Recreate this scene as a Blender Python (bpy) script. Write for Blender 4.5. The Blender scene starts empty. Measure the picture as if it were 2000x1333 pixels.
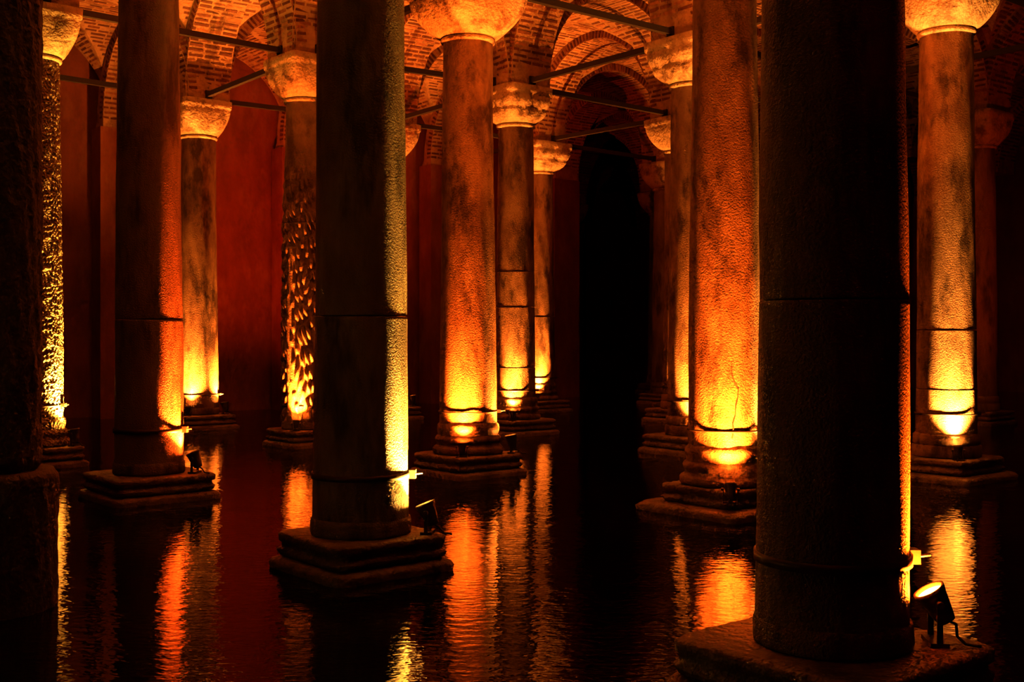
import bpy, bmesh, math, random
import numpy as np
from mathutils import Vector, Matrix
from mathutils.bvhtree import BVHTree

random.seed(7)
rng = np.random.default_rng(7)
sc = bpy.context.scene
COL = sc.collection

# ------------------------------------------------------------------ camera, world, exposure
F_PX, HZ = 2230.0, 655.0
CAM_Z = 2.025
cam = bpy.data.cameras.new('camera')
cam.sensor_width = 36.0
cam.lens = F_PX / 2000 * 36.0
cam.shift_y = -(666.5 - HZ) / 2000
cam.clip_end = 300
camo = bpy.data.objects.new('camera', cam)
COL.objects.link(camo)
camo.location = (0, 0, CAM_Z)
camo.rotation_euler = (math.pi / 2, 0, 0)
sc.camera = camo

w = bpy.data.worlds.new('world')
sc.world = w
w.use_nodes = True
w.node_tree.nodes['Background'].inputs[0].default_value = (0, 0, 0, 1)
w.node_tree.nodes['Background'].inputs[1].default_value = 0

sc.view_settings.view_transform = 'Standard'
sc.view_settings.look = 'None'
sc.view_settings.exposure = 0.0
sc.view_settings.gamma = 1.0
sc.view_settings.use_curve_mapping = False
sc.cycles.use_denoising = True
sc.cycles.use_adaptive_sampling = True
sc.cycles.adaptive_threshold = 0.08
sc.cycles.adaptive_min_samples = 8
sc.cycles.time_limit = 1000
sc.cycles.max_bounces = 4
sc.cycles.diffuse_bounces = 1
sc.cycles.glossy_bounces = 2
sc.cycles.sample_clamp_indirect = 4.0
sc.cycles.blur_glossy = 0.5

AMBER = (1.0, 0.20, 0.018)
PALE = (1.0, 0.29, 0.035)
ORANGE = (1.0, 0.12, 0.007)
RED = (1.0, 0.045, 0.002)
LAMP_POWER = 5400.0

# ------------------------------------------------------------------ lattice of the cistern
TH = math.radians(39.18)
STEP = 4.85
CV = np.array([math.cos(TH), math.sin(TH)]) * STEP
BV = np.array([math.sin(TH), -math.cos(TH)]) * STEP
G0 = np.array([-0.611, 16.933])
MEAS = {(1, 1): (1848, 820), (0, 0): (914, 812), (0, -2): (388, 528), (1, 0): (1352, 686), (2, -2): (1053, 443),
        (1, -1): (1007, 574), (2, -1): (1329, 497), (-1, 0): (291, 908), (-1, 1): (705, 1362), (0, 1): (1415, 1004),
        (-1, 2): (1625, 2060), (0, -1): (597, 625), (-1, -1): (68, 746)}
COL_H = 5.956
Z_PED = 0.31
Z_NECK = Z_PED + COL_H          # 6.27
Z_CAP = Z_NECK + 0.80           # 7.07
Z_SPR = Z_CAP + 0.16            # springing of the arches

def node(i, j):
    p = G0 + i * CV + j * BV
    if (i, j) in MEAS:
        x, s = MEAS[(i, j)]
        y = 0.5 * p[1] + 0.5 * F_PX * COL_H / s
        return np.array([(x - 1000) * y / F_PX, y])
    return p

def project(p):
    return 1000 + F_PX * p[0] / p[1], HZ - F_PX * (p[2] - CAM_Z) / p[1]

# ------------------------------------------------------------------ materials
def mat(name):
    m = bpy.data.materials.new(name)
    m.use_nodes = True
    nt = m.node_tree
    return m, nt, nt.nodes['Principled BSDF']

def nd(nt, t, **kw):
    n = nt.nodes.new(t)
    for k, v in kw.items():
        setattr(n, k, v)
    return n

def stone(name, c1, c2, c3, scale=(1, 1, 1), stain=0.5, rough=0.5, bump=0.4, bscale=30.0, pit=0.0, bdist=0.035, jitter=True, fine=0.0):
    """weathered stone: base tone mottled with a second tone, stains of a third, fine relief"""
    m, nt, b = mat(name)
    L = nt.links.new
    tc = nd(nt, 'ShaderNodeTexCoord')
    vec = tc.outputs['Object']
    if jitter:
        oi = nd(nt, 'ShaderNodeObjectInfo')
        ml = nd(nt, 'ShaderNodeMath', operation='MULTIPLY'); ml.inputs[1].default_value = 37.0
        L(oi.outputs['Random'], ml.inputs[0])
        ad = nd(nt, 'ShaderNodeVectorMath', operation='ADD')
        L(vec, ad.inputs[0]); L(ml.outputs[0], ad.inputs[1])
        vec = ad.outputs[0]
    mp = nd(nt, 'ShaderNodeMapping'); mp.inputs['Scale'].default_value = scale
    L(vec, mp.inputs['Vector'])
    n1 = nd(nt, 'ShaderNodeTexNoise'); n1.inputs['Scale'].default_value = 3.5; n1.inputs['Detail'].default_value = 4; n1.inputs['Roughness'].default_value = 0.65
    n2 = nd(nt, 'ShaderNodeTexNoise'); n2.inputs['Scale'].default_value = 2.6; n2.inputs['Detail'].default_value = 4; n2.inputs['Roughness'].default_value = 0.7
    L(mp.outputs[0], n1.inputs['Vector']); L(mp.outputs[0], n2.inputs['Vector'])
    r1 = nd(nt, 'ShaderNodeValToRGB'); r1.color_ramp.elements[0].position = 0.35; r1.color_ramp.elements[1].position = 0.66
    r1.color_ramp.elements[0].color = (*c2, 1); r1.color_ramp.elements[1].color = (*c1, 1)
    L(n1.outputs['Fac'], r1.inputs[0])
    r2 = nd(nt, 'ShaderNodeValToRGB'); r2.color_ramp.elements[0].position = 0.49; r2.color_ramp.elements[1].position = 0.64
    r2.color_ramp.elements[0].color = (0, 0, 0, 1); r2.color_ramp.elements[1].color = (stain, stain, stain, 1)
    L(n2.outputs['Fac'], r2.inputs[0])
    mx = nd(nt, 'ShaderNodeMixRGB'); mx.inputs[2].default_value = (*c3, 1)
    L(r2.outputs[0], mx.inputs[0]); L(r1.outputs[0], mx.inputs[1])
    L(mx.outputs[0], b.inputs['Base Color'])
    b.inputs['Roughness'].default_value = rough
    nb = nd(nt, 'ShaderNodeTexNoise'); nb.inputs['Scale'].default_value = bscale; nb.inputs['Detail'].default_value = 2; nb.inputs['Roughness'].default_value = 0.6
    L(vec, nb.inputs['Vector'])
    h = nb.outputs['Fac']
    if pit:
        vo = nd(nt, 'ShaderNodeTexVoronoi'); vo.inputs['Scale'].default_value = pit
        L(vec, vo.inputs['Vector'])
        am = nd(nt, 'ShaderNodeMath', operation='MULTIPLY_ADD'); am.inputs[1].default_value = 1.2
        L(vo.outputs['Distance'], am.inputs[0]); L(h, am.inputs[2])
        h = am.outputs[0]
    if fine:
        n4 = nd(nt, 'ShaderNodeTexNoise'); n4.inputs['Scale'].default_value = 3.0; n4.inputs['Detail'].default_value = 2
        L(mp.outputs[0], n4.inputs['Vector'])
        a4 = nd(nt, 'ShaderNodeMath', operation='MULTIPLY_ADD'); a4.inputs[1].default_value = fine
        L(n4.outputs['Fac'], a4.inputs[0]); L(h, a4.inputs[2]); h = a4.outputs[0]
    bp = nd(nt, 'ShaderNodeBump'); bp.inputs['Strength'].default_value = bump; bp.inputs['Distance'].default_value = bdist
    L(h, bp.inputs['Height']); L(bp.outputs[0], b.inputs['Normal'])
    return m

M_MARBLE = stone('weathered_marble', (.40, .275, .17), (.17, .10, .057), (.045, .025, .014), (1, 1, .42), .95, .5, .45, 48, fine=1.8, bdist=.03)
M_MARBLE_DARK = stone('stained_marble', (.42, .33, .22), (.22, .16, .10), (.06, .042, .028), (1, 1, .3), .9, .45, .85, 62, fine=1.2, bdist=.025)
M_ROUGH = stone('pitted_stone', (.60, .50, .36), (.36, .28, .19), (.14, .10, .07), (1, 1, .8), .5, .55, 1.0, 22, pit=24, bdist=.05)
M_CARVED = stone('carved_dark_stone', (.44, .33, .24), (.26, .19, .13), (.10, .07, .05), (1, 1, .7), .6, .45, .5, 40)
M_CAPITAL = stone('capital_marble', (.78, .68, .50), (.55, .44, .29), (.13, .08, .05), (1, 1, 1), .9, .6, .8, 20, fine=2.0)
M_PED = stone('pedestal_stone', (.30, .24, .18), (.17, .13, .095), (.07, .055, .04), (1, 1, 1), .8, .45, .8, 16)
M_MORTAR = stone('vault_mortar', (.52, .36, .22), (.36, .23, .14), (.15, .085, .05), (1, 1, 1), .7, .8, .7, 18, jitter=False)
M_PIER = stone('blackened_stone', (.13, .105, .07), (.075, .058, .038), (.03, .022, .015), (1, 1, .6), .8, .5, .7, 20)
M_PLASTER = stone('wall_plaster', (.30, .10, .06), (.19, .06, .036), (.40, .20, .12), (.5, .5, .22), .5, .6, .4, 9, jitter=False)

def brick_mat():
    m, nt, b = mat('old_brick')
    L = nt.links.new
    oi = nd(nt, 'ShaderNodeObjectInfo')
    r = nd(nt, 'ShaderNodeValToRGB')
    e = r.color_ramp.elements
    e[0].color = (.07, .022, .012, 1); e[1].color = (.42, .20, .10, 1)
    x = e.new(.65); x.color = (.15, .052, .026, 1)
    L(oi.outputs['Random'], r.inputs[0])
    geo = nd(nt, 'ShaderNodeNewGeometry')
    n = nd(nt, 'ShaderNodeTexNoise'); n.inputs['Scale'].default_value = 14; n.inputs['Detail'].default_value = 2
    L(geo.outputs['Position'], n.inputs['Vector'])
    mx = nd(nt, 'ShaderNodeMixRGB', blend_type='OVERLAY'); mx.inputs[0].default_value = .8
    L(r.outputs[0], mx.inputs[1]); L(n.outputs['Fac'], mx.inputs[2])
    L(mx.outputs[0], b.inputs['Base Color'])
    b.inputs['Roughness'].default_value = .75
    bp = nd(nt, 'ShaderNodeBump'); bp.inputs['Strength'].default_value = .6; bp.inputs['Distance'].default_value = .01
    L(n.outputs['Fac'], bp.inputs['Height']); L(bp.outputs[0], b.inputs['Normal'])
    return m
M_BRICK = brick_mat()

def iron_mat(name, col, rough, metal):
    m, nt, b = mat(name)
    L = nt.links.new
    n = nd(nt, 'ShaderNodeTexNoise'); n.inputs['Scale'].default_value = 30; n.inputs['Detail'].default_value = 4
    tc = nd(nt, 'ShaderNodeTexCoord'); L(tc.outputs['Object'], n.inputs['Vector'])
    r = nd(nt, 'ShaderNodeValToRGB')
    r.color_ramp.elements[0].color = (*[c * .5 for c in col], 1); r.color_ramp.elements[1].color = (*col, 1)
    L(n.outputs['Fac'], r.inputs[0]); L(r.outputs[0], b.inputs['Base Color'])
    b.inputs['Roughness'].default_value = rough; b.inputs['Metallic'].default_value = metal
    return m
M_IRON = iron_mat('rusty_iron', (.022, .015, .012), .85, 0)
M_BAND = iron_mat('iron_hoop', (.12, .09, .07), .45, .6)
M_HOUSING = iron_mat('lamp_housing_metal', (.16, .14, .13), .4, .5)
M_CABLE = iron_mat('black_rubber', (.02, .02, .02), .6, 0)
M_CRACK = iron_mat('crack_dark', (.02, .014, .01), .9, 0)

def lens_mat(name, col, s):
    m, nt, b = mat(name)
    b.inputs['Base Color'].default_value = (.8, .8, .8, 1)
    b.inputs['Emission Color'].default_value = (*col, 1)
    b.inputs['Emission Strength'].default_value = s
    m.cycles.emission_sampling = 'NONE'
    return m

def water_mat():
    m, nt, b = mat('dark_still_water')
    L = nt.links.new
    b.inputs['Base Color'].default_value = (.004, .0028, .0018, 1)
    b.inputs['Roughness'].default_value = .035
    b.inputs['IOR'].default_value = 1.33
    tc = nd(nt, 'ShaderNodeTexCoord')
    mp = nd(nt, 'ShaderNodeMapping'); mp.inputs['Scale'].default_value = (1, 1.7, 1); mp.inputs['Rotation'].default_value = (0, 0, .15)
    L(tc.outputs['Object'], mp.inputs[0])
    n = nd(nt, 'ShaderNodeTexNoise'); n.inputs['Scale'].default_value = 8.0; n.inputs['Detail'].default_value = 2.0
    n2 = nd(nt, 'ShaderNodeTexNoise'); n2.inputs['Scale'].default_value = .9; n2.inputs['Detail'].default_value = 1
    L(mp.outputs[0], n.inputs[0]); L(mp.outputs[0], n2.inputs[0])
    a = nd(nt, 'ShaderNodeMath', operation='MULTIPLY_ADD'); a.inputs[1].default_value = 1.6
    L(n2.outputs['Fac'], a.inputs[0]); L(n.outputs['Fac'], a.inputs[2])
    bp = nd(nt, 'ShaderNodeBump'); bp.inputs['Strength'].default_value = .5; bp.inputs['Distance'].default_value = .008
    L(a.outputs[0], bp.inputs['Height']); L(bp.outputs[0], b.inputs['Normal'])
    return m
M_WATER = water_mat()

# ------------------------------------------------------------------ helpers
def obj(name, verts, faces, m, parent=None, smooth=True, loc=None):
    me = bpy.data.meshes.new(name)
    me.from_pydata([tuple(v) for v in verts], [], faces)
    if smooth:
        me.polygons.foreach_set('use_smooth', [True] * len(me.polygons))
    me.update()
    me.materials.append(m)
    o = bpy.data.objects.new(name, me)
    COL.objects.link(o)
    if parent is not None:
        o.parent = parent
    if loc is not None:
        o.location = loc
    return o

def empty(name, loc, rz=0.0):
    e = bpy.data.objects.new(name, None)
    e.empty_display_size = .2
    COL.objects.link(e)
    e.location = loc
    e.rotation_euler = (0, 0, rz)
    return e

def tag(o, label=None, cat=None, group=None, kind=None):
    if label: o['label'] = label
    if cat: o['category'] = cat
    if group: o['group'] = group
    if kind: o['kind'] = kind
    return o

class MB:
    def __init__(self): self.v = []; self.f = []
    def add(self, v, f):
        n = len(self.v); self.v += [tuple(x) for x in v]; self.f += [tuple(i + n for i in q) for q in f]
    def box(self, c, h, M=None):
        pts = [Vector((c[0] + sx * h[0], c[1] + sy * h[1], c[2] + sz * h[2])) for sz in (-1, 1) for sy in (-1, 1) for sx in (-1, 1)]
        if M is not None: pts = [M @ p for p in pts]
        self.add(pts, [(0, 2, 3, 1), (4, 5, 7, 6), (0, 1, 5, 4), (2, 6, 7, 3), (1, 3, 7, 5), (0, 4, 6, 2)])
    def tube(self, pts, r, seg=10, cap=True):
        pts = [Vector(p) for p in pts]
        rs = r if isinstance(r, (list, tuple)) else [r] * len(pts)
        vs, fs = [], []
        for k, p in enumerate(pts):
            d = (pts[min(k + 1, len(pts) - 1)] - pts[max(k - 1, 0)]).normalized()
            a = d.cross(Vector((0, 0, 1)) if abs(d.z) < .9 else Vector((1, 0, 0))).normalized(); b = d.cross(a)
            for s in range(seg):
                t = 2 * math.pi * s / seg
                vs.append(p + (a * math.cos(t) + b * math.sin(t)) * rs[k])
        for k in range(len(pts) - 1):
            for s in range(seg):
                s2 = (s + 1) % seg
                fs.append((k * seg + s, k * seg + s2, (k + 1) * seg + s2, (k + 1) * seg + s))
        if cap:
            fs.append(tuple(reversed(range(seg)))); fs.append(tuple((len(pts) - 1) * seg + s for s in range(seg)))
        self.add(vs, fs)
    def build(self, name, m, parent=None, smooth=False, loc=None):
        return obj(name, self.v, self.f, m, parent, smooth, loc)

def loft(rings, seg, closed_top=True, closed_bottom=True, noise=0.0, seed=0):
    """rings: (z, half, n) super-ellipse sections"""
    r_ = np.random.default_rng(seed)
    t = np.linspace(0, 2 * np.pi, seg, endpoint=False)
    ct, st = np.cos(t), np.sin(t)
    vs = []
    for z, h, n in rings:
        rad = h / (np.abs(ct) ** n + np.abs(st) ** n) ** (1 / n)
        jit = 1 + (r_.random(seg) - .5) * noise
        zz = z + (r_.random(seg) - .5) * noise * .3
        for k in range(seg):
            vs.append((ct[k] * rad[k] * jit[k], st[k] * rad[k] * jit[k], zz[k]))
    fs = []
    for a in range(len(rings) - 1):
        for k in range(seg):
            k2 = (k + 1) % seg
            fs.append((a * seg + k, a * seg + k2, (a + 1) * seg + k2, (a + 1) * seg + k))
    if closed_bottom: fs.append(tuple(reversed(range(seg))))
    if closed_top: fs.append(tuple((len(rings) - 1) * seg + k for k in range(seg)))
    return vs, fs

# ------------------------------------------------------------------ the setting: water, walls, vault
wo = obj('water', [(-60, -40, 0), (60, -40, 0), (60, 90, 0), (-60, 90, 0)], [(0, 1, 2, 3)], M_WATER, smooth=False)
tag(wo, 'dark rippled water mirroring the lit columns', 'water', kind='structure')
fo = obj('floor', [(-60, -40, -1.2), (60, -40, -1.2), (60, 90, -1.2), (-60, 90, -1.2)], [(0, 1, 2, 3)], M_PED, smooth=False)
tag(fo, 'dark stone floor beneath the water', 'floor', kind='structure')

I0, I1, J0, J1, JD = -4, 6, -3, 4, -6
def wall(name, a, b, label, thick=.6):
    a = np.array(a); b = np.array(b)
    d = (b - a) / np.linalg.norm(b - a); n = np.array([-d[1], d[0]])
    mid = (a + b) / 2
    if np.dot(n, mid - (G0 - 2 * CV + 1 * BV)) < 0: n = -n
    v = [(*(p + n * o), z) for z in (-1.2, 11) for p, o in ((a, 0), (b, 0), (b, thick), (a, thick))]
    o = obj(name, v, [(0, 1, 5, 4), (1, 2, 6, 5), (2, 3, 7, 6), (3, 0, 4, 7), (4, 5, 6, 7), (3, 2, 1, 0)], M_PLASTER, smooth=False)
    tag(o, label, 'wall', kind='structure')
    return o
def lat(i, j): return G0 + i * CV + j * BV
WJ, WI = J0 - .06, I1 + .06
wall('wall_back', lat(I0, WJ), lat(2.9, WJ), 'red lit plaster wall behind the columns')
wall('wall_return', lat(2.9, WJ), lat(2.9, JD), 'unlit return of the wall beside the black gap')
wall('wall_far', lat(2.9, JD - .06), lat(WI, JD - .06), 'unlit wall at the far end of the black gap')
wall('wall_right', lat(WI, JD), lat(WI, J1), 'unlit plaster wall far behind the right columns')
wall('wall_front', lat(I0, J1), lat(WI, J1), 'plaster wall behind the viewer')
wall('wall_left', lat(I0, WJ), lat(I0, J1), 'plaster wall at the left end of the hall')

def pilaster(i, j, along, out, k):
    p = lat(i, j); a = along / STEP; n = out / STEP
    v = [(*(p + a * u + n * w_), z) for z in (-1.2, Z_CAP) for u, w_ in ((-.54, -.1), (.54, -.1), (.54, .5), (-.54, .5))]
    o = obj('wall_pilaster', v, [(3, 2, 1, 0), (4, 5, 6, 7), (0, 1, 5, 4), (1, 2, 6, 5), (2, 3, 7, 6), (3, 0, 4, 7)], M_PLASTER, smooth=False)
    tag(o, 'flat plaster pilaster carrying the vault against the wall', 'pilaster', 'wall pilasters', 'structure')
for i in range(I0 + 1, 4): pilaster(i, J0, CV, BV, i)
for j in range(J0 + 1, J1): pilaster(I1, j, BV, -CV, j)

R_WEB, A_ARCH, BAND = 2.30, 2.10, .50
def fw(t): return math.sqrt(max(R_WEB ** 2 - t * t, 0))

OCC_V, OCC_F = [], []          # occluders, for choosing which bricks the view can pick apart
def occ(v, f):
    n = len(OCC_V); OCC_V.extend([tuple(x) for x in v]); OCC_F.extend([tuple(i + n for i in q) for q in f])

brick_jobs = []                # (parent, [matrices])
def visible_bay(pts, zlo=Z_SPR, zhi=Z_SPR + 2.4):
    for p in pts:
        for z in (zlo, zhi):
            if p[1] > 12:
                x, y = project((p[0], p[1], z))
                if -150 < x < 2150 and y > -60: return True
    return False

def bilin(P, u, v):            # u,v in metres from the bay's middle, nominal half STEP/2
    s, t = u / STEP + .5, v / STEP + .5
    return P[0] * (1 - s) * (1 - t) + P[1] * s * (1 - t) + P[2] * s * t + P[3] * (1 - s) * t

NW = 15
TS = [STEP / 2 * math.sin(math.pi / 2 * k / NW) for k in range(-NW, NW + 1)]
webs, arches = [], []
for i in range(I0, I1):
    for j in range(J0 if i < 3 else JD, J1):
        P = [node(i, j), node(i + 1, j), node(i + 1, j + 1), node(i, j + 1)]
        v, f = [], []
        N1 = len(TS)
        for b_ in TS:
            for a_ in TS:
                p = bilin(P, a_, b_)
                v.append((p[0], p[1], Z_SPR + max(fw(a_), fw(b_))))
        for r in range(N1 - 1):
            for q in range(N1 - 1):
                A, B, C_, D = r * N1 + q, r * N1 + q + 1, (r + 1) * N1 + q + 1, (r + 1) * N1 + q
                if (r - NW + .5) * (q - NW + .5) > 0: f += [(A, C_, B), (A, D, C_)]
                else: f += [(A, D, B), (B, D, C_)]
        o = obj('ceiling', v, f, M_MORTAR, smooth=False)
        tag(o, kind='structure', label='groin vault of brick and mortar over one bay', cat='vault', group='brick groin vaults overhead')
        occ(v, f)
        webs.append((o, P, i, j))

def arch(i, j, i2, j2):
    p, q = node(i, j), node(i2, j2)
    d = q - p; Ln = np.linalg.norm(d); d = d / Ln; n = np.array([-d[1], d[0]]); mid = (p + q) / 2
    a = Ln / 2 - .5
    S = 40
    v, f = [], []
    prof = [(a, -.16)] + [(a * math.cos(math.pi * k / S), A_ARCH * math.sin(math.pi * k / S)) for k in range(S + 1)] + [(-a, -.16)]
    out = [(a + .5, -.16)] + [((a + .38) * math.cos(math.pi * k / S), (A_ARCH + .30) * math.sin(math.pi * k / S)) for k in range(S + 1)] + [(-a - .5, -.16)]
    for sgn in (-1, 1):
        for pr in (prof, out):
            for t, z in pr:
                w_ = mid + d * t + n * BAND * sgn
                v.append((w_[0], w_[1], Z_SPR + z))
    m_ = len(prof)
    for k in range(m_ - 1):
        a0, a1, o0, o1 = k, k + 1, m_ + k, m_ + k + 1
        b0, b1, c0, c1 = 2 * m_ + k, 2 * m_ + k + 1, 3 * m_ + k, 3 * m_ + k + 1
        f += [(a0, b0, b1, a1), (a0, a1, o1, o0), (b0, c0, c1, b1), (o0, o1, c1, c0)]
    o = obj('ceiling_arch', v, f, M_MORTAR, smooth=False)
    tag(o, kind='structure', label='round brick arch springing between two capitals', cat='arch', group='brick arches between the columns')
    occ(v, f)
    arches.append((o, mid, d, n, a, p, q))

for i in range(I0 + 1, I1 + 1):
    for j in range(J0 + 1, J1 + 1):
        if i + 1 <= I1 and j < J1: arch(i, j, i + 1, j)
        if j + 1 <= J1 and i < I1: arch(i, j, i, j + 1)
for j in range(J0 + 1, J1): arch(I0, j, I0 + 1, j)
for i in range(I0 + 1, I1): arch(i, J0, i, J0 + 1)
for i in range(3, I1):
    arch(i, J0, i + 1, J0)
    for j in range(JD + 1, J0): arch(i, j, i + 1, j)
    for j in range(JD, J0): arch(i, j, i, j + 1)
# brick piers over the capitals
for i in range(I0 + 1, I1):
    for j in range(J0 + 1 if i < 3 else JD + 1, J1):
        p = node(i, j)
        if p[1] < 3: continue
        v, f = loft([(Z_CAP, .52, 14), (Z_SPR + .7, .52, 14), (Z_SPR + 1.2, .3, 14)], 48)
        cs, sn = math.cos(TH), math.sin(TH)
        v = [(p[0] + x * cs - y * sn, p[1] + x * sn + y * cs, z) for x, y, z in v]
        o = obj('ceiling_pier', v, f, M_MORTAR, smooth=False)
        tag(o, kind='structure', label='square masonry springer above a capital', cat='pier', group='springers above the capitals')
        occ(v, f)

# ------------------------------------------------------------------ columns
ANG = {'front': TH + math.radians(45) + math.pi, 'right': TH - math.radians(45), 'back': TH + math.radians(45), 'left': TH + math.radians(135)}
R_BOT, R_TOP = .417, .362

def shaft_r(z, r0=R_BOT, r1=R_TOP):
    t = min(max((z - Z_PED) / COL_H, 0), 1)
    return r0 + (r1 - r0) * (t ** 1.15)

def drum(z0, z1, m, parent, seed, seg=72, rows=None, r0=R_BOT, r1=R_TOP, rough=.004, carve=None, flare=0.0):
    rows = rows or max(6, int((z1 - z0) * 9))
    r_ = np.random.default_rng(seed)
    ph = r_.random(8) * 6.28
    v, f = [], []
    ts = np.concatenate([[0, .0015], np.linspace(.012, .988, rows), [.9985, 1]])
    for k, t in enumerate(ts):
        z = z0 + (z1 - z0) * t
        ed = -.004 if k == len(ts) - 1 else 0
        for s in range(seg):
            a = 2 * math.pi * s / seg
            rr = shaft_r(z, r0, r1) + ed
            rr += rough * (math.sin(2 * a + ph[0] + z * .7) + math.sin(3 * a + ph[1] - z * 1.1) + .6 * math.sin(7 * a + ph[2] + z * 2.3) + .5 * math.sin(11 * a + ph[3] + 5 * z))
            if flare: rr += flare * math.exp(-(z - z0) / .05)
            if carve is not None: rr += carve(a, z)
            v.append((rr * math.cos(a), rr * math.sin(a), z - Z_PED))
    n = len(ts)
    for k in range(n - 1):
        for s in range(seg):
            s2 = (s + 1) % seg
            f.append((k * seg + s, k * seg + s2, (k + 1) * seg + s2, (k + 1) * seg + s))
    f.append(tuple(reversed(range(seg)))); f.append(tuple((n - 1) * seg + s for s in range(seg)))
    return obj('drum', v, f, m, parent)

def lathe(prof, seg=64, noise=0.0, seed=0):
    return loft([(z, r, 2) for z, r in prof], seg, noise=noise, seed=seed)

def make_capital(parent, half, style, m, seed, rz):
    zb = Z_NECK - Z_PED
    seg = 96
    rings = [(zb - .02, R_TOP + .005, 2), (zb, R_TOP + .03, 2), (zb + .02, R_TOP + .038, 2), (zb + .045, R_TOP + .03, 2), (zb + .055, R_TOP + .012, 2)]
    K = 18
    for k in range(K + 1):
        t = k / K
        h = (R_TOP + .035) + (half - R_TOP - .035) * math.sin(t * math.pi / 2) ** .64
        rings.append((zb + .06 + .56 * t, h, 2 + 8 * t ** 1.5))
    rings += [(zb + .64, half + .012, 12), (zb + .79, half + .02, 12), (zb + .80, half, 12)]
    v, f = loft(rings, seg, noise=.006, seed=seed)
    if style == 'leaf':                       # two tiers of upright acanthus leaves in low relief
        vv = []
        for (x, y, z) in v:
            t = (z - zb - .08) / .54
            if 0 < t < 1:
                a = math.atan2(y, x)
                tier = 0 if t < .5 else 1
                tt = (t * 2) % 1.0
                lob = abs(math.cos(4 * a + tier * math.pi / 2 * 1.0)) ** .6
                rib = .5 + .5 * math.cos(32 * a)
                k = 1 + .10 * lob * math.sin(math.pi * min(tt * 1.05, 1)) ** .7 * (.75 + .25 * rib) - .02
                x, y = x * k, y * k
            vv.append((x, y, z))
        v = vv
    o = obj('capital', v, f, m, parent)
    o.rotation_euler = (0, 0, rz)
    return o

def iron_band(parent, z, h, ang, r_at, m=M_BAND, clasp=True):
    r = r_at + .008
    v, f = loft([(z - h / 2, r - .012, 2), (z - h / 2, r, 2), (z + h / 2, r, 2), (z + h / 2, r - .012, 2)], 64, False, False)
    b = obj('iron_band', v, f, m, parent)
    if clasp:
        mb = MB()
        Mx = Matrix.Rotation(ang, 4, 'Z')
        mb.box((r + .02, 0, z), (.03, .05, h * .5 + .012), Mx)
        mb.build('clasp', m, b)
        mb = MB(); mb.tube([Mx @ Vector((r + .012, -.03, z)), Mx @ Vector((r + .11, -.03, z + .012))], .009, 8)
        mb.build('bolt', m, b)
    return b

def base_moulding(parent, style, m, seed):
    if style == 'attic':
        prof = [(0, .50), (.02, .515), (.075, .512), (.10, .49), (.105, .465), (.13, .452), (.16, .455), (.175, .475), (.215, .478), (.245, .462), (.255, .44),
                (.27, .436), (.33, .452), (.37, .455), (.41, .445), (.425, .428), (.45, .414)]
    elif style == 'drum':
        prof = [(0, .462), (.01, .468), (.15, .466), (.16, .447), (.17, .440), (.185, .452), (.30, .448), (.31, .432), (.33, .414)]
    else:
        prof = [(0, .432), (.02, .436), (.10, .434), (.13, .428), (.14, .414)]
    v, f = lathe(prof, 72, noise=.022 if style != 'plain' else .012, seed=seed)
    o = obj('base_moulding', v, f, m, parent)
    return o, prof[-1][0]

def column(ij, label, m=M_MARBLE, mc=M_CAPITAL, joints=(), base='drum', cap_half=.55, cap='bowl', band=.50, band_h=.05, cap_rz=0.0, carve=None, seg=72,
           rows_per_m=None, rough=.004, r0=R_BOT, r1=R_TOP, seed=None):
    p = node(*ij)
    seed = seed if seed is not None else (ij[0] * 31 + ij[1] * 7 + 400)
    e = empty('stone_column', (p[0], p[1], Z_PED + .008))
    tag(e, label, 'column', 'columns standing in the water', 'thing')
    _, zb = base_moulding(e, base, m, seed)
    zs = [Z_PED + zb - .01] + [Z_PED + z for z in joints] + [Z_NECK]
    for k in range(len(zs) - 1):
        rows = int((zs[k + 1] - zs[k]) * rows_per_m) if rows_per_m else None
        drum(zs[k] + (.005 if k else 0), zs[k + 1] - (.005 if k < len(zs) - 2 else 0), m, e, seed, seg, rows, r0 - .003 * k, r1 - .002 * k, rough, carve)
    make_capital(e, cap_half, cap, mc, seed, TH + cap_rz)
    if band:
        iron_band(e, band, band_h, ANG['right'] + .1, shaft_r(band + Z_PED, r0, r1) + rough * 2)
    # occluder for the brick test
    v, f = loft([(Z_PED, R_BOT, 2), (Z_NECK, R_TOP, 2), (Z_CAP, cap_half, 6)], 16)
    occ([(x + p[0], y + p[1], z) for x, y, z in v], f)
    return e

def pedestal(ij, label, half=.60, low=.04, z_low=.10, noise=.015, extra=None, seed=1, rz=0.0):
    p = node(*ij)
    e = empty('stone_pedestal', (p[0], p[1], Z_PED))
    e.rotation_euler = (0, 0, TH + rz)
    tag(e, label, 'pedestal', 'pedestals rising from the water')
    seg = 96
    h = half
    up = [(z_low - Z_PED, h - .05, 12), (z_low - Z_PED + .02, h - .012, 12), (-.15, h, 14), (-.13, h - .03, 14), (-.09, h - .035, 14), (-.075, h - .01, 14), (-.02, h - .005, 14), (0, h - .03, 12)]
    v, f = loft(up, seg, noise=noise, seed=seed)
    obj('upper_slab', v, f, M_PED, e)
    lo = [(-1.5, h + low, 14), (-.34, h + low, 14), (z_low - Z_PED - .05, h + low + .01, 14), (z_low - Z_PED - .02, h + low - .01, 14), (z_low - Z_PED, h + low - .06, 12)]
    v, f = loft(lo, seg, noise=noise, seed=seed + 1)
    obj('plinth', v, f, M_PED, e)
    return e

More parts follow.
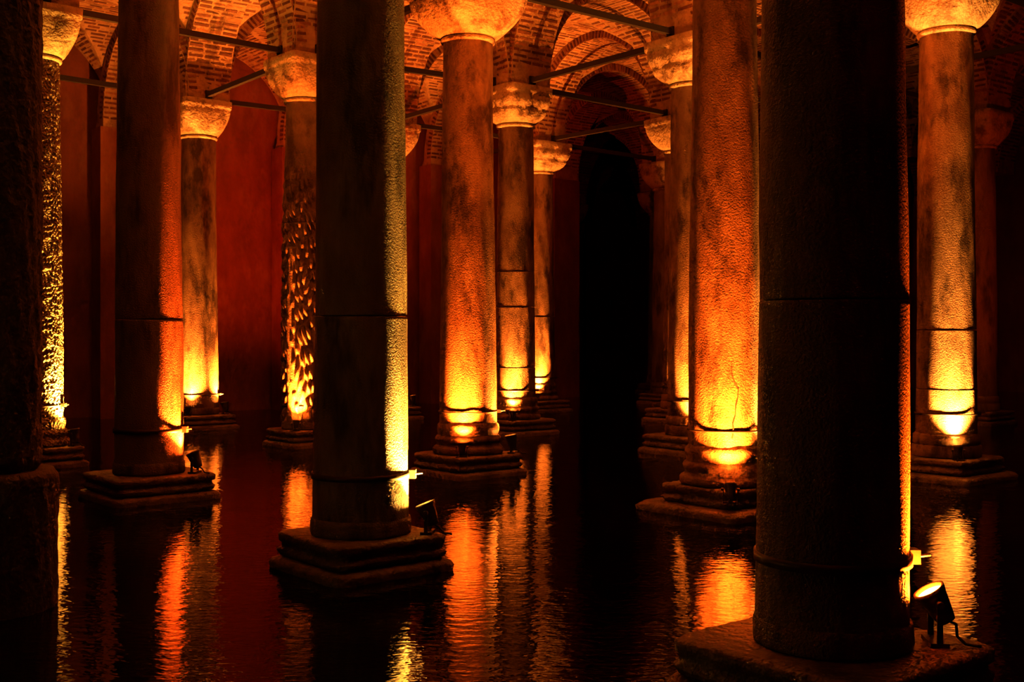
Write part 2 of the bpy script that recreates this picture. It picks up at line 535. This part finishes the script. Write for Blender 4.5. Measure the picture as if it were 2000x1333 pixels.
def carve_tears(a, z):
    """trunk-like relief: a raised vertical strip and rows of tear shapes"""
    lo = math.sin(a * 16 + 2.2 * math.sin(z * 3.1)) * math.sin(z * 17 + a * 5 + 1.6 * math.sin(a * 7 + z * 2))
    tear = max(0, lo) ** .5 * .055
    fade = 1.0 if z < 4.2 else max(0, 1 - (z - 4.2) / 1.2)
    aa = (a - math.radians(238) - .06 * math.sin(z * 2.2) + math.pi) % (2 * math.pi) - math.pi
    strip = math.exp(-(aa / .20) ** 4) * .045 if z < 3.6 else 0
    return max(tear * fade, strip)

def carve_pits(a, z):
    return .010 * math.sin(a * 23 + 3 * math.sin(z * 13)) * math.sin(z * 41 + 2.5 * math.sin(a * 9))

cA = dict()
cA['F'] = column((-1, 1), 'big dim column with yellow-white lit flank and a floodlight at its foot', M_MARBLE_DARK, joints=(1.87,), base='plain', cap_half=.58, rough=.003)
cA['G'] = column((0, 0), 'tall orange column with moulded ring base and wide bowl capital', M_MARBLE, base='attic', cap_half=.66, cap='bowl', band=.60, band_h=.02)
cA['H'] = column((1, -1), 'slim jointed column with leafy capital behind the tall orange one', M_MARBLE, joints=(1.05, 2.28, 3.0), base='attic', cap_half=.55, cap='leaf', band=.58, band_h=.025)
cA['I'] = column((2, -2), 'narrow far column half hidden, bordering the black central gap', M_MARBLE, joints=(2.2,), base='attic', cap_half=.64, cap='leaf', band=.58, band_h=.025)
cA['C'] = column((-1, 0), 'dark column with a red and orange glowing edge on a square pedestal', M_MARBLE_DARK, joints=(1.9,), base='plain', cap_half=.56, band=.53)
cA['E'] = column((0, -1), 'carved column covered in tear shapes glowing red and orange', M_CARVED, joints=(3.75,), base='plain', cap_half=.58, cap='bowl', band=.42, band_h=.03, carve=carve_tears, seg=200, rows_per_m=45)
cA['B'] = column((-1, -1), 'rough pitted column lit yellow, mostly hidden at the picture edge', M_ROUGH, base='attic', cap_half=.56, band=.62, band_h=.03, carve=carve_pits, seg=160, rows_per_m=40)
cA['D'] = column((0, -2), 'yellow lit column with two hot spots in front of the red wall', M_MARBLE, base='plain', cap_half=.54, band=.42, band_h=.02)
cA['K'] = column((1, 0), 'column with fluted capital tucked behind the cracked orange column', M_MARBLE, base='drum', cap_half=.60, cap='leaf', band=.58, band_h=.025)
cA['J'] = column((2, -1), 'far column showing only a thin lit strip beside the black gap', M_MARBLE, base='drum', cap_half=.62, cap='bowl', band=.50, band_h=.025)
cA['L'] = column((0, 1), 'red-orange column with a crack running down to its broken base', M_MARBLE, base='attic', cap_half=.60, band=.62, band_h=.02)
cA['M'] = column((-1, 2), 'broadest column, nearly black, with a thin red lit edge', M_MARBLE_DARK, joints=(1.9,), base='plain', cap_half=.60, band=.47, band_h=.055)
cA['N'] = column((1, 1), 'pale lit column with rounded bowl capital and hot white foot', M_MARBLE, joints=(.95, 1.78), base='drum', cap_half=.58, cap='bowl', band=.60, band_h=.02)
cA['P'] = column((1, -2), 'far column hidden except for one lit capital corner', M_MARBLE, cap_half=.58, band=None)
cA['Q'] = column((3, -2), 'unlit far column at the edge of the black gap', M_MARBLE_DARK, cap_half=.58, band=None)
cA['R'] = column((3, 0), 'unlit far column beyond the pale lit one', M_MARBLE_DARK, cap_half=.58, band=None)
cA['S'] = column((2, 0), 'far column wholly behind the broadest dark column', M_MARBLE_DARK, cap_half=.58, band=None)
cA['T'] = column((3, -1), 'farthest column wholly behind the broadest dark column', M_MARBLE_DARK, cap_half=.58, band=None)
cA['U'] = column((2, 1), 'column standing just past the pale lit one, outside the picture', M_MARBLE_DARK, cap_half=.58, band=None)
cA['V'] = column((-1, -2), 'column standing past the pitted one, outside the picture', M_MARBLE_DARK, cap_half=.58, band=None)

cA['X'] = column((4, -3), 'unlit column deep in the hall behind the thin-strip column', M_MARBLE_DARK, cap_half=.58, band=None)
cA['Y'] = column((4, -4), 'unlit column deep inside the black central gap', M_MARBLE_DARK, cap_half=.58, band=None)
cA['W'] = column((-2, 1), 'column outside the picture, before the red-edged one', M_MARBLE_DARK, cap_half=.58, band=None)

PED = {'F': ((-1, 1), 'moulded square pedestal, corner foremost, under the big dim column', .56, .04), 'G': ((0, 0), 'low block pedestal under the tall orange ring-based column', .60, .03),
       'H': ((1, -1), 'stone pedestal under the slim jointed column', .62, .04), 'I': ((2, -2), 'stone pedestal under the narrow far column by the gap', .62, .04),
       'C': ((-1, 0), 'wide square pedestal with red light along its top', .64, .03), 'E': ((0, -1), 'pedestal under the tear-carved column, mostly hidden', .56, .04),
       'B': ((-1, -1), 'pedestal under the pitted yellow column', .60, .04), 'D': ((0, -2), 'thin-edged pedestal under the column with two hot spots', .62, .05),
       'K': ((1, 0), 'rounded pedestal behind the cracked orange column', .64, .05), 'J': ((2, -1), 'dark pedestal of the far thin-strip column', .62, .05),
       'L': ((0, 1), 'broken sloping pedestal under the cracked column', .54, .20), 'M': ((-1, 2), 'large worn foreground pedestal with rounded moulded edge', .66, .03),
       'N': ((1, 1), 'stepped pedestal with a long slab under the pale lit column', .60, .12), 'P': ((1, -2), 'pedestal of the far column with one lit capital corner', .60, .04),
       'Q': ((3, -2), 'dark pedestal under the unlit far column by the gap', .60, .04), 'R': ((3, 0), 'pedestal under the unlit far column beyond the pale one', .60, .04),
       'S': ((2, 0), 'pedestal hidden behind the broadest column', .60, .04), 'T': ((3, -1), 'farthest pedestal hidden behind the broadest column', .60, .04),
       'U': ((2, 1), 'pedestal of the column past the pale lit one', .60, .04), 'X': ((4, -3), 'pedestal deep in the hall behind the thin-strip column', .60, .04), 'Y': ((4, -4), 'pedestal deep inside the black central gap', .60, .04), 'W': ((-2, 1), 'pedestal of the column outside the picture, before the red-edged one', .60, .04), 'V': ((-1, -2), 'pedestal of the column past the pitted one', .60, .04)}
for k, (key, (ij, lab, half, low)) in enumerate(PED.items()):
    pedestal(ij, lab, half, low, noise=.05 if key == 'L' else .022, seed=k * 3 + 5)

# rough round pier at the picture's edge
e = empty('round_pier', (-3.97, 8.5, -1.2))
tag(e, 'rough almost black round pier with a thicker lower drum at the picture edge', 'pier', kind='thing')
def pier_part(name, z0, z1, r, seed):
    r_ = np.random.default_rng(seed); ph = r_.random(9) * 6.28
    v, f = [], []; seg, rows = 120, int((z1 - z0) * 24)
    for k in range(rows + 1):
        z = z0 + (z1 - z0) * k / rows
        for s in range(seg):
            a = 2 * math.pi * s / seg
            rr = r + .007 * math.sin(9 * a + ph[0] + 4 * z) * math.sin(7 * z + ph[1] + 3 * a) + .008 * math.sin(23 * a + ph[2] - 11 * z) * math.sin(17 * z + ph[3]) - (.03 if k in (0, rows) else 0)
            v.append((rr * math.cos(a), rr * math.sin(a), z))
    for k in range(rows):
        for s in range(seg):
            s2 = (s + 1) % seg
            f.append((k * seg + s, k * seg + s2, (k + 1) * seg + s2, (k + 1) * seg + s))
    f.append(tuple(rows * seg + s for s in range(seg)))
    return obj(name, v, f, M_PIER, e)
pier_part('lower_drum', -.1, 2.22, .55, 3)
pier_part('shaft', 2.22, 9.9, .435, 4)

# crack in the orange column: a thin jagged dark strip laid on the shaft
def crack(key, ang0, pts):
    e = cA[key]
    mb = MB(); v = []
    for k, (da, z, wd) in enumerate(pts):
        for s in (-1, 1):
            a = ang0 + (da + s * wd) / R_BOT
            r = shaft_r(z + Z_PED) + .0075
            v.append((r * math.cos(a), r * math.sin(a), z))
    n = len(v)
    v += [(x * .97, y * .97, z) for x, y, z in v]
    f = [(2 * k, 2 * k + 1, 2 * k + 3, 2 * k + 2) for k in range(len(pts) - 1)]
    mb.add(v, f); mb.build('crack', M_CRACK, e)
crack('L', ANG['front'] - .12, [(.10, .55, .010), (.115, .64, .006), (.105, .70, .008), (.135, .80, .004), (.14, .9, .007), (.165, 1.0, .005), (.17, 1.1, .006), (.13, 1.16, .004), (.10, 1.24, .004), (.09, 1.38, .002)])

# ------------------------------------------------------------------ iron tie bars between the capitals
tie_labels = {}
def tie(a, b, label):
    p, q = node(*a), node(*b)
    d = (q - p) / np.linalg.norm(q - p)
    p2, q2 = p + d * .45, q - d * .45
    z = Z_CAP + .10
    mb = MB()
    L_ = np.linalg.norm(q2 - p2)
    mid = (p2 + q2) / 2
    Mx = Matrix.Translation((mid[0], mid[1], z)) @ Matrix.Rotation(math.atan2(d[1], d[0]), 4, 'Z')
    mb.box((0, 0, 0), (L_ / 2, .045, .05), Mx)
    o = mb.build('tie_bar', M_IRON)
    for s in (-1, 1):
        m2 = MB(); m2.box((s * (L_ / 2 - .08), 0, 0), (.035, .07, .08), Mx)
        m2.build('collar', M_IRON, o)
    tag(o, label, 'tie bar', 'iron tie bars between capitals', 'thing')
nm = {(-1, 1): 'big dim', (0, 0): 'tall orange', (1, -1): 'slim jointed', (2, -2): 'narrow far', (-1, 0): 'red-edged', (0, -1): 'tear-carved', (-1, -1): 'pitted', (0, -2): 'two-hot-spot',
      (1, 0): 'fluted-capital', (2, -1): 'thin-strip', (0, 1): 'cracked', (-1, 2): 'broadest', (1, 1): 'pale lit', (1, -2): 'one-capital', (3, -2): 'unlit gap-side', (3, 0): 'unlit far',
      (2, 0): 'hidden', (3, -1): 'farthest', (2, 1): 'outermost', (-1, -2): 'outlying'}
for a in nm:
    for dlt in ((1, 0), (0, 1)):
        b = (a[0] + dlt[0], a[1] + dlt[1])
        if b in nm:
            pa, pb = node(*a), node(*b)
            if max(pa[1], pb[1]) < 15.5: continue
            tie(a, b, 'dark iron tie bar from the %s column to the %s column' % (nm[a], nm[b]))
for a in ((0, -2), (1, -2), (2, -2)):
    p = a; b = (a[0], a[1] - 1)
    tie(a, b, 'dark iron tie bar from the %s column to the back wall' % nm[a])

# ------------------------------------------------------------------ floodlights at the feet of the columns
def floodlight(key, side, col, power, label, dist=.59, tilt=11, zl=.19, cone=92, cable=True, lens=300, spread=None, size=1.0, zb=0.0):
    p = node(*PED[key][0])
    a = ANG[side] + (spread or 0)
    x, y = p[0] + math.cos(a) * dist, p[1] + math.sin(a) * dist
    e = empty('floodlight', (x, y, Z_PED + zb + .002), a + math.pi)      # local +X points at the column
    tag(e, label, 'floodlight', 'floodlights on the pedestals')
    T = math.radians(tilt)
    e.scale = (size, size, size)
    Mx = Matrix.Translation((0, 0, zl)) @ Matrix.Rotation(T, 4, 'Y')
    hb = MB()
    vs, fs = lathe([(-.13, .035), (-.125, .05), (-.07, .062), (.03, .080), (.055, .088), (.075, .090), (.075, .078), (.05, .074)], 32)
    fs = fs[:-1]
    hb.add([Mx @ Vector(v) for v in vs], fs)
    h = hb.build('housing', M_HOUSING, e, True)
    lm = lens_mat('lit_lens', col, lens)
    lb = MB()
    vs, fs = lathe([(.050, .0755), (.054, .070), (.058, .03), (.059, .002)], 28)
    lb.add([Mx @ Vector(v) for v in vs], fs)
    lb.build('lens', lm, e, True)
    yb = MB()
    for s in (-1, 1):
        yb.box((0, s * .098, zl / 2 + .01), (.016, .006, zl / 2))
    yb.box((0, 0, .012), (.05, .104, .012))
    yb.build('bracket', M_HOUSING, e)
    for s in (-1, 1):
        kb = MB(); kb.tube([(0, s * .09, zl), (0, s * .125, zl)], .02, 10)
        kb.build('knob', M_HOUSING, e)
    if cable:
        cb = MB()
        st = Mx @ Vector((0, 0, -.12))
        cb.tube([st, st + Vector((-.05, .01, -.02)), (-.11, .03, .05), (-.15, .05, .012), (-.19, .07, .011), (-.22, .09, .011)], .009, 7)
        cb.build('cable', M_CABLE, e, True)
    ld = bpy.data.lights.new('floodlight_beam', 'SPOT')
    ld.energy = power; ld.color = col; ld.shadow_soft_size = .045
    ld.spot_size = math.radians(cone); ld.spot_blend = 1.0
    lo = bpy.data.objects.new('floodlight_beam', ld)
    COL.objects.link(lo); lo.parent = e
    lo.matrix_local = Mx @ Matrix.Translation((0, 0, .075)) @ Matrix.Rotation(math.pi, 4, 'X')
    return e

P0 = LAMP_POWER
floodlight('F', 'right', (1.0, .42, .05), P0 * .9, 'floodlight beside the big dim column, its lens edge catching yellow light', cone=80, tilt=22)
floodlight('G', 'front', ORANGE, P0 * .9, 'floodlight at the front of the tall orange column', size=.72, dist=.60)
floodlight('G', 'right', AMBER, P0 * .5, 'floodlight on the right flank of the tall orange column', dist=.64)
floodlight('H', 'front', AMBER, P0 * .8, 'small floodlight silhouette before the slim jointed column', size=.72, dist=.60)
floodlight('I', 'front', AMBER, P0 * .9, 'floodlight before the narrow far column by the gap', size=.72, dist=.60)
floodlight('C', 'right', (1.0, .07, .004), P0 * 1.1, 'red floodlight at the foot of the red-edged dark column', tilt=22)
floodlight('D', 'front', AMBER, P0 * .9, 'floodlight before the column with two hot spots, nearer lamp', size=.72, dist=.60)
floodlight('D', 'right', AMBER, P0 * .9, 'floodlight beside the column with two hot spots')
floodlight('E', 'front', ORANGE, P0 * .8, 'floodlight before the tear-carved column', size=.72, dist=.60)
floodlight('B', 'right', (1.0, .33, .03), P0 * 1.1, 'floodlight beside the pitted yellow column', dist=.64)
floodlight('K', 'front', AMBER, P0 * .8, 'floodlight behind the cracked orange column', size=.72, dist=.60)
floodlight('J', 'front', AMBER, P0 * .8, 'floodlight at the far thin-strip column', size=.72, dist=.60)
floodlight('L', 'front', ORANGE, P0 * 1.0, 'black floodlight silhouette before the cracked orange column', size=.8, dist=.77, zb=-.12, tilt=20)
floodlight('L', 'right', PALE, P0 * .7, 'floodlight beside the cracked column, behind the broadest one', dist=.64)
floodlight('M', 'right', (1.0, .085, .003), P0 * 1.0, 'glowing red-rimmed floodlight with bright white lens in the foreground', dist=.56, tilt=30, zl=.235, lens=1500)
floodlight('N', 'front', PALE, P0 * .9, 'black floodlight silhouette before the pale lit column', size=.72, dist=.60)
floodlight('E', 'back', RED, P0 * .34, 'added unseen red wash light behind the tear-carved column facing the wall', tilt=-45, cone=80)  # hidden lamp added to redden the back wall
floodlight('D', 'back', RED, P0 * .22, 'added unseen red wash light behind the column with two hot spots facing the wall', tilt=-45, cone=80)  # second hidden lamp, added for the red wash on the wall
floodlight('W', 'right', (1.0, .40, .08), P0 * .003, 'added dim fill light outside the picture, turned to the hall', tilt=-60, cone=150, dist=.72)  # unseen lamp added as weak fill on the dark column fronts
floodlight('U', 'back', RED, P0 * .06, 'added red fill light outside the picture, past the pale lit column', tilt=-40, cone=110)  # off-view lamp added to tint the right side faintly red
floodlight('P', 'right', AMBER, P0 * .7, 'floodlight at the far column with one lit capital corner')

# ------------------------------------------------------------------ bricks
bvh = BVHTree.FromPolygons(OCC_V, OCC_F)
CAMP = Vector((0, 0, CAM_Z))
def seen(p, nrm):
    v = Vector(p) - CAMP
    if v.y < 10: return False
    x, y = project(p)
    if not (-5 < x < 2005 and -5 < y < 1338): return False
    d = v.length; v.normalize()
    if v.dot(nrm) > -.03: return False
    h = bvh.ray_cast(CAMP, v, d - .09)
    return h[0] is None

def brick_mesh(k):
    me = bpy.data.meshes.new('brick')
    r_ = np.random.default_rng(k)
    pts = []
    for sz in (-1, 1):
        for sy in (-1, 1):
            for sx in (-1, 1):
                q = .93 if sz > 0 else 1.0
                pts.append((sx * .5 * q + (r_.random() - .5) * .05, sy * .5 * q + (r_.random() - .5) * .16, sz * .5 + (r_.random() - .5) * .15))
    me.from_pydata(pts, [], [(0, 2, 3, 1), (4, 5, 7, 6), (0, 1, 5, 4), (2, 6, 7, 3), (1, 3, 7, 5), (0, 4, 6, 2)])
    me.materials.append(M_BRICK)
    return me
BRICKS = [brick_mesh(k) for k in range(6)]
BV_ = [np.array([v.co[:] for v in m.vertices]) for m in BRICKS]
BF_ = [tuple(p.vertices) for p in BRICKS[0].polygons]
PITCH, THK = .107, .056
n_ind = 0

def place(parent, items):
    """items: (centre, along, across, normal, length, thick); seen ones become bricks of their own, the rest one filled mesh"""
    global n_ind
    vis, rest = [], []
    for it in items:
        (vis if seen(Vector(it[0]) + it[3] * .02, it[3]) else rest).append(it)
    vis.sort(key=lambda t: (Vector(t[0]) - CAMP).length - t[4] * 3)
    rest += vis[300:]; vis = vis[:300]
    for c, al, ac, nr, ln, th in vis:
        k = random.randrange(6)
        M = Matrix(((al.x * ln, ac.x * th, nr.x * .05, c[0]), (al.y * ln, ac.y * th, nr.y * .05, c[1]), (al.z * ln, ac.z * th, nr.z * .05, c[2]), (0, 0, 0, 1)))
        b = bpy.data.objects.new('brick', BRICKS[k])
        COL.objects.link(b)
        b.parent = parent
        b.matrix_local = M
        n_ind += 1
    if rest:
        V, Fc = [], []
        for c, al, ac, nr, ln, th in rest:
            k = random.randrange(6)
            n0 = len(V)
            for q in BV_[k]:
                V.append(tuple(Vector(c) + al * (q[0] * ln) + ac * (q[1] * th) + nr * (q[2] * .05)))
            Fc += [tuple(i + n0 for i in f) for f in BF_]
        o = obj('brickwork', V, Fc, M_BRICK, parent, smooth=False)
        tag(o, kind='stuff')

for o, mid, d, n, a, p, q in arches:
    if not visible_bay([p, q, mid]): continue
    items = []
    N_ = int(math.pi * (a + A_ARCH) / 2 / PITCH)
    d3, n3 = Vector((d[0], d[1], 0)), Vector((n[0], n[1], 0))
    for k in range(N_):
        t = math.pi * (k + .5) / N_
        c0 = Vector((mid[0], mid[1], Z_SPR)) + d3 * (a * math.cos(t)) + Vector((0, 0, A_ARCH * math.sin(t)))
        nr = -(d3 * (math.cos(t) / a) + Vector((0, 0, math.sin(t) / A_ARCH))).normalized()
        ac = nr.cross(n3).normalized()
        x = -BAND - (random.random() * .25 if k % 2 else 0)
        while x < BAND - .03:
            ln = .27 + random.random() * .12
            x0, x1 = max(x, -BAND - .012), min(x + ln, BAND + .012)
            if x1 - x0 > .07:
                items.append((c0 + n3 * ((x0 + x1) / 2) - nr * (.012 + random.random() * .012), n3, ac, nr, x1 - x0 - .025, THK * (.85 + random.random() * .3)))
            x += ln
        for s in (-1, 1):
            rd = -nr
            items.append((c0 + rd * .11 + n3 * (s * (BAND - .012)), rd, -ac, n3 * s, .17 + random.random() * .05, THK * (.85 + random.random() * .3)))
    place(o, items)

for o, P, i, j in webs:
    if not visible_bay(P): continue
    items = []
    cu = Vector((*(P[1] + P[2] - P[0] - P[3]), 0)).normalized(); cv = Vector((*(P[2] + P[3] - P[0] - P[1]), 0)).normalized()
    phm = math.asin(1.88 / R_WEB)
    Nc = int(2 * phm * R_WEB / PITCH)
    for ax in (0, 1):
        for k in range(Nc):
            ph = -phm + 2 * phm * (k + .5) / Nc
            vv = R_WEB * math.sin(ph)
            for sgn in (-1, 1):
                x = abs(vv) + .02 + random.random() * .15
                lim = 1.93
                if j == J0 and i < 3 and ax == 1 and sgn < 0: lim = 2.40
                if i == I0 and ax == 0 and sgn < 0: lim = 2.40
                while x < lim - .06:
                    ln = .27 + random.random() * .12
                    x1 = min(x + ln, lim)
                    uu = sgn * (x + x1) / 2
                    U, V_ = (uu, vv) if ax == 0 else (vv, uu)
                    pt = bilin(P, U, V_)
                    al, lat_ = (cu, cv) if ax == 0 else (cv, cu)
                    nr = -(lat_ * math.sin(ph) + Vector((0, 0, math.cos(ph)))).normalized()
                    ac = nr.cross(al).normalized()
                    if x1 - x > .08:
                        items.append((Vector((pt[0], pt[1], Z_SPR + fw(vv))) - nr * (.012 + random.random() * .012), al, ac, nr, x1 - x - .025, THK * (.85 + random.random() * .3)))
                    x += ln
    place(o, items)
print('bricks', n_ind, 'objects', len(bpy.data.objects))
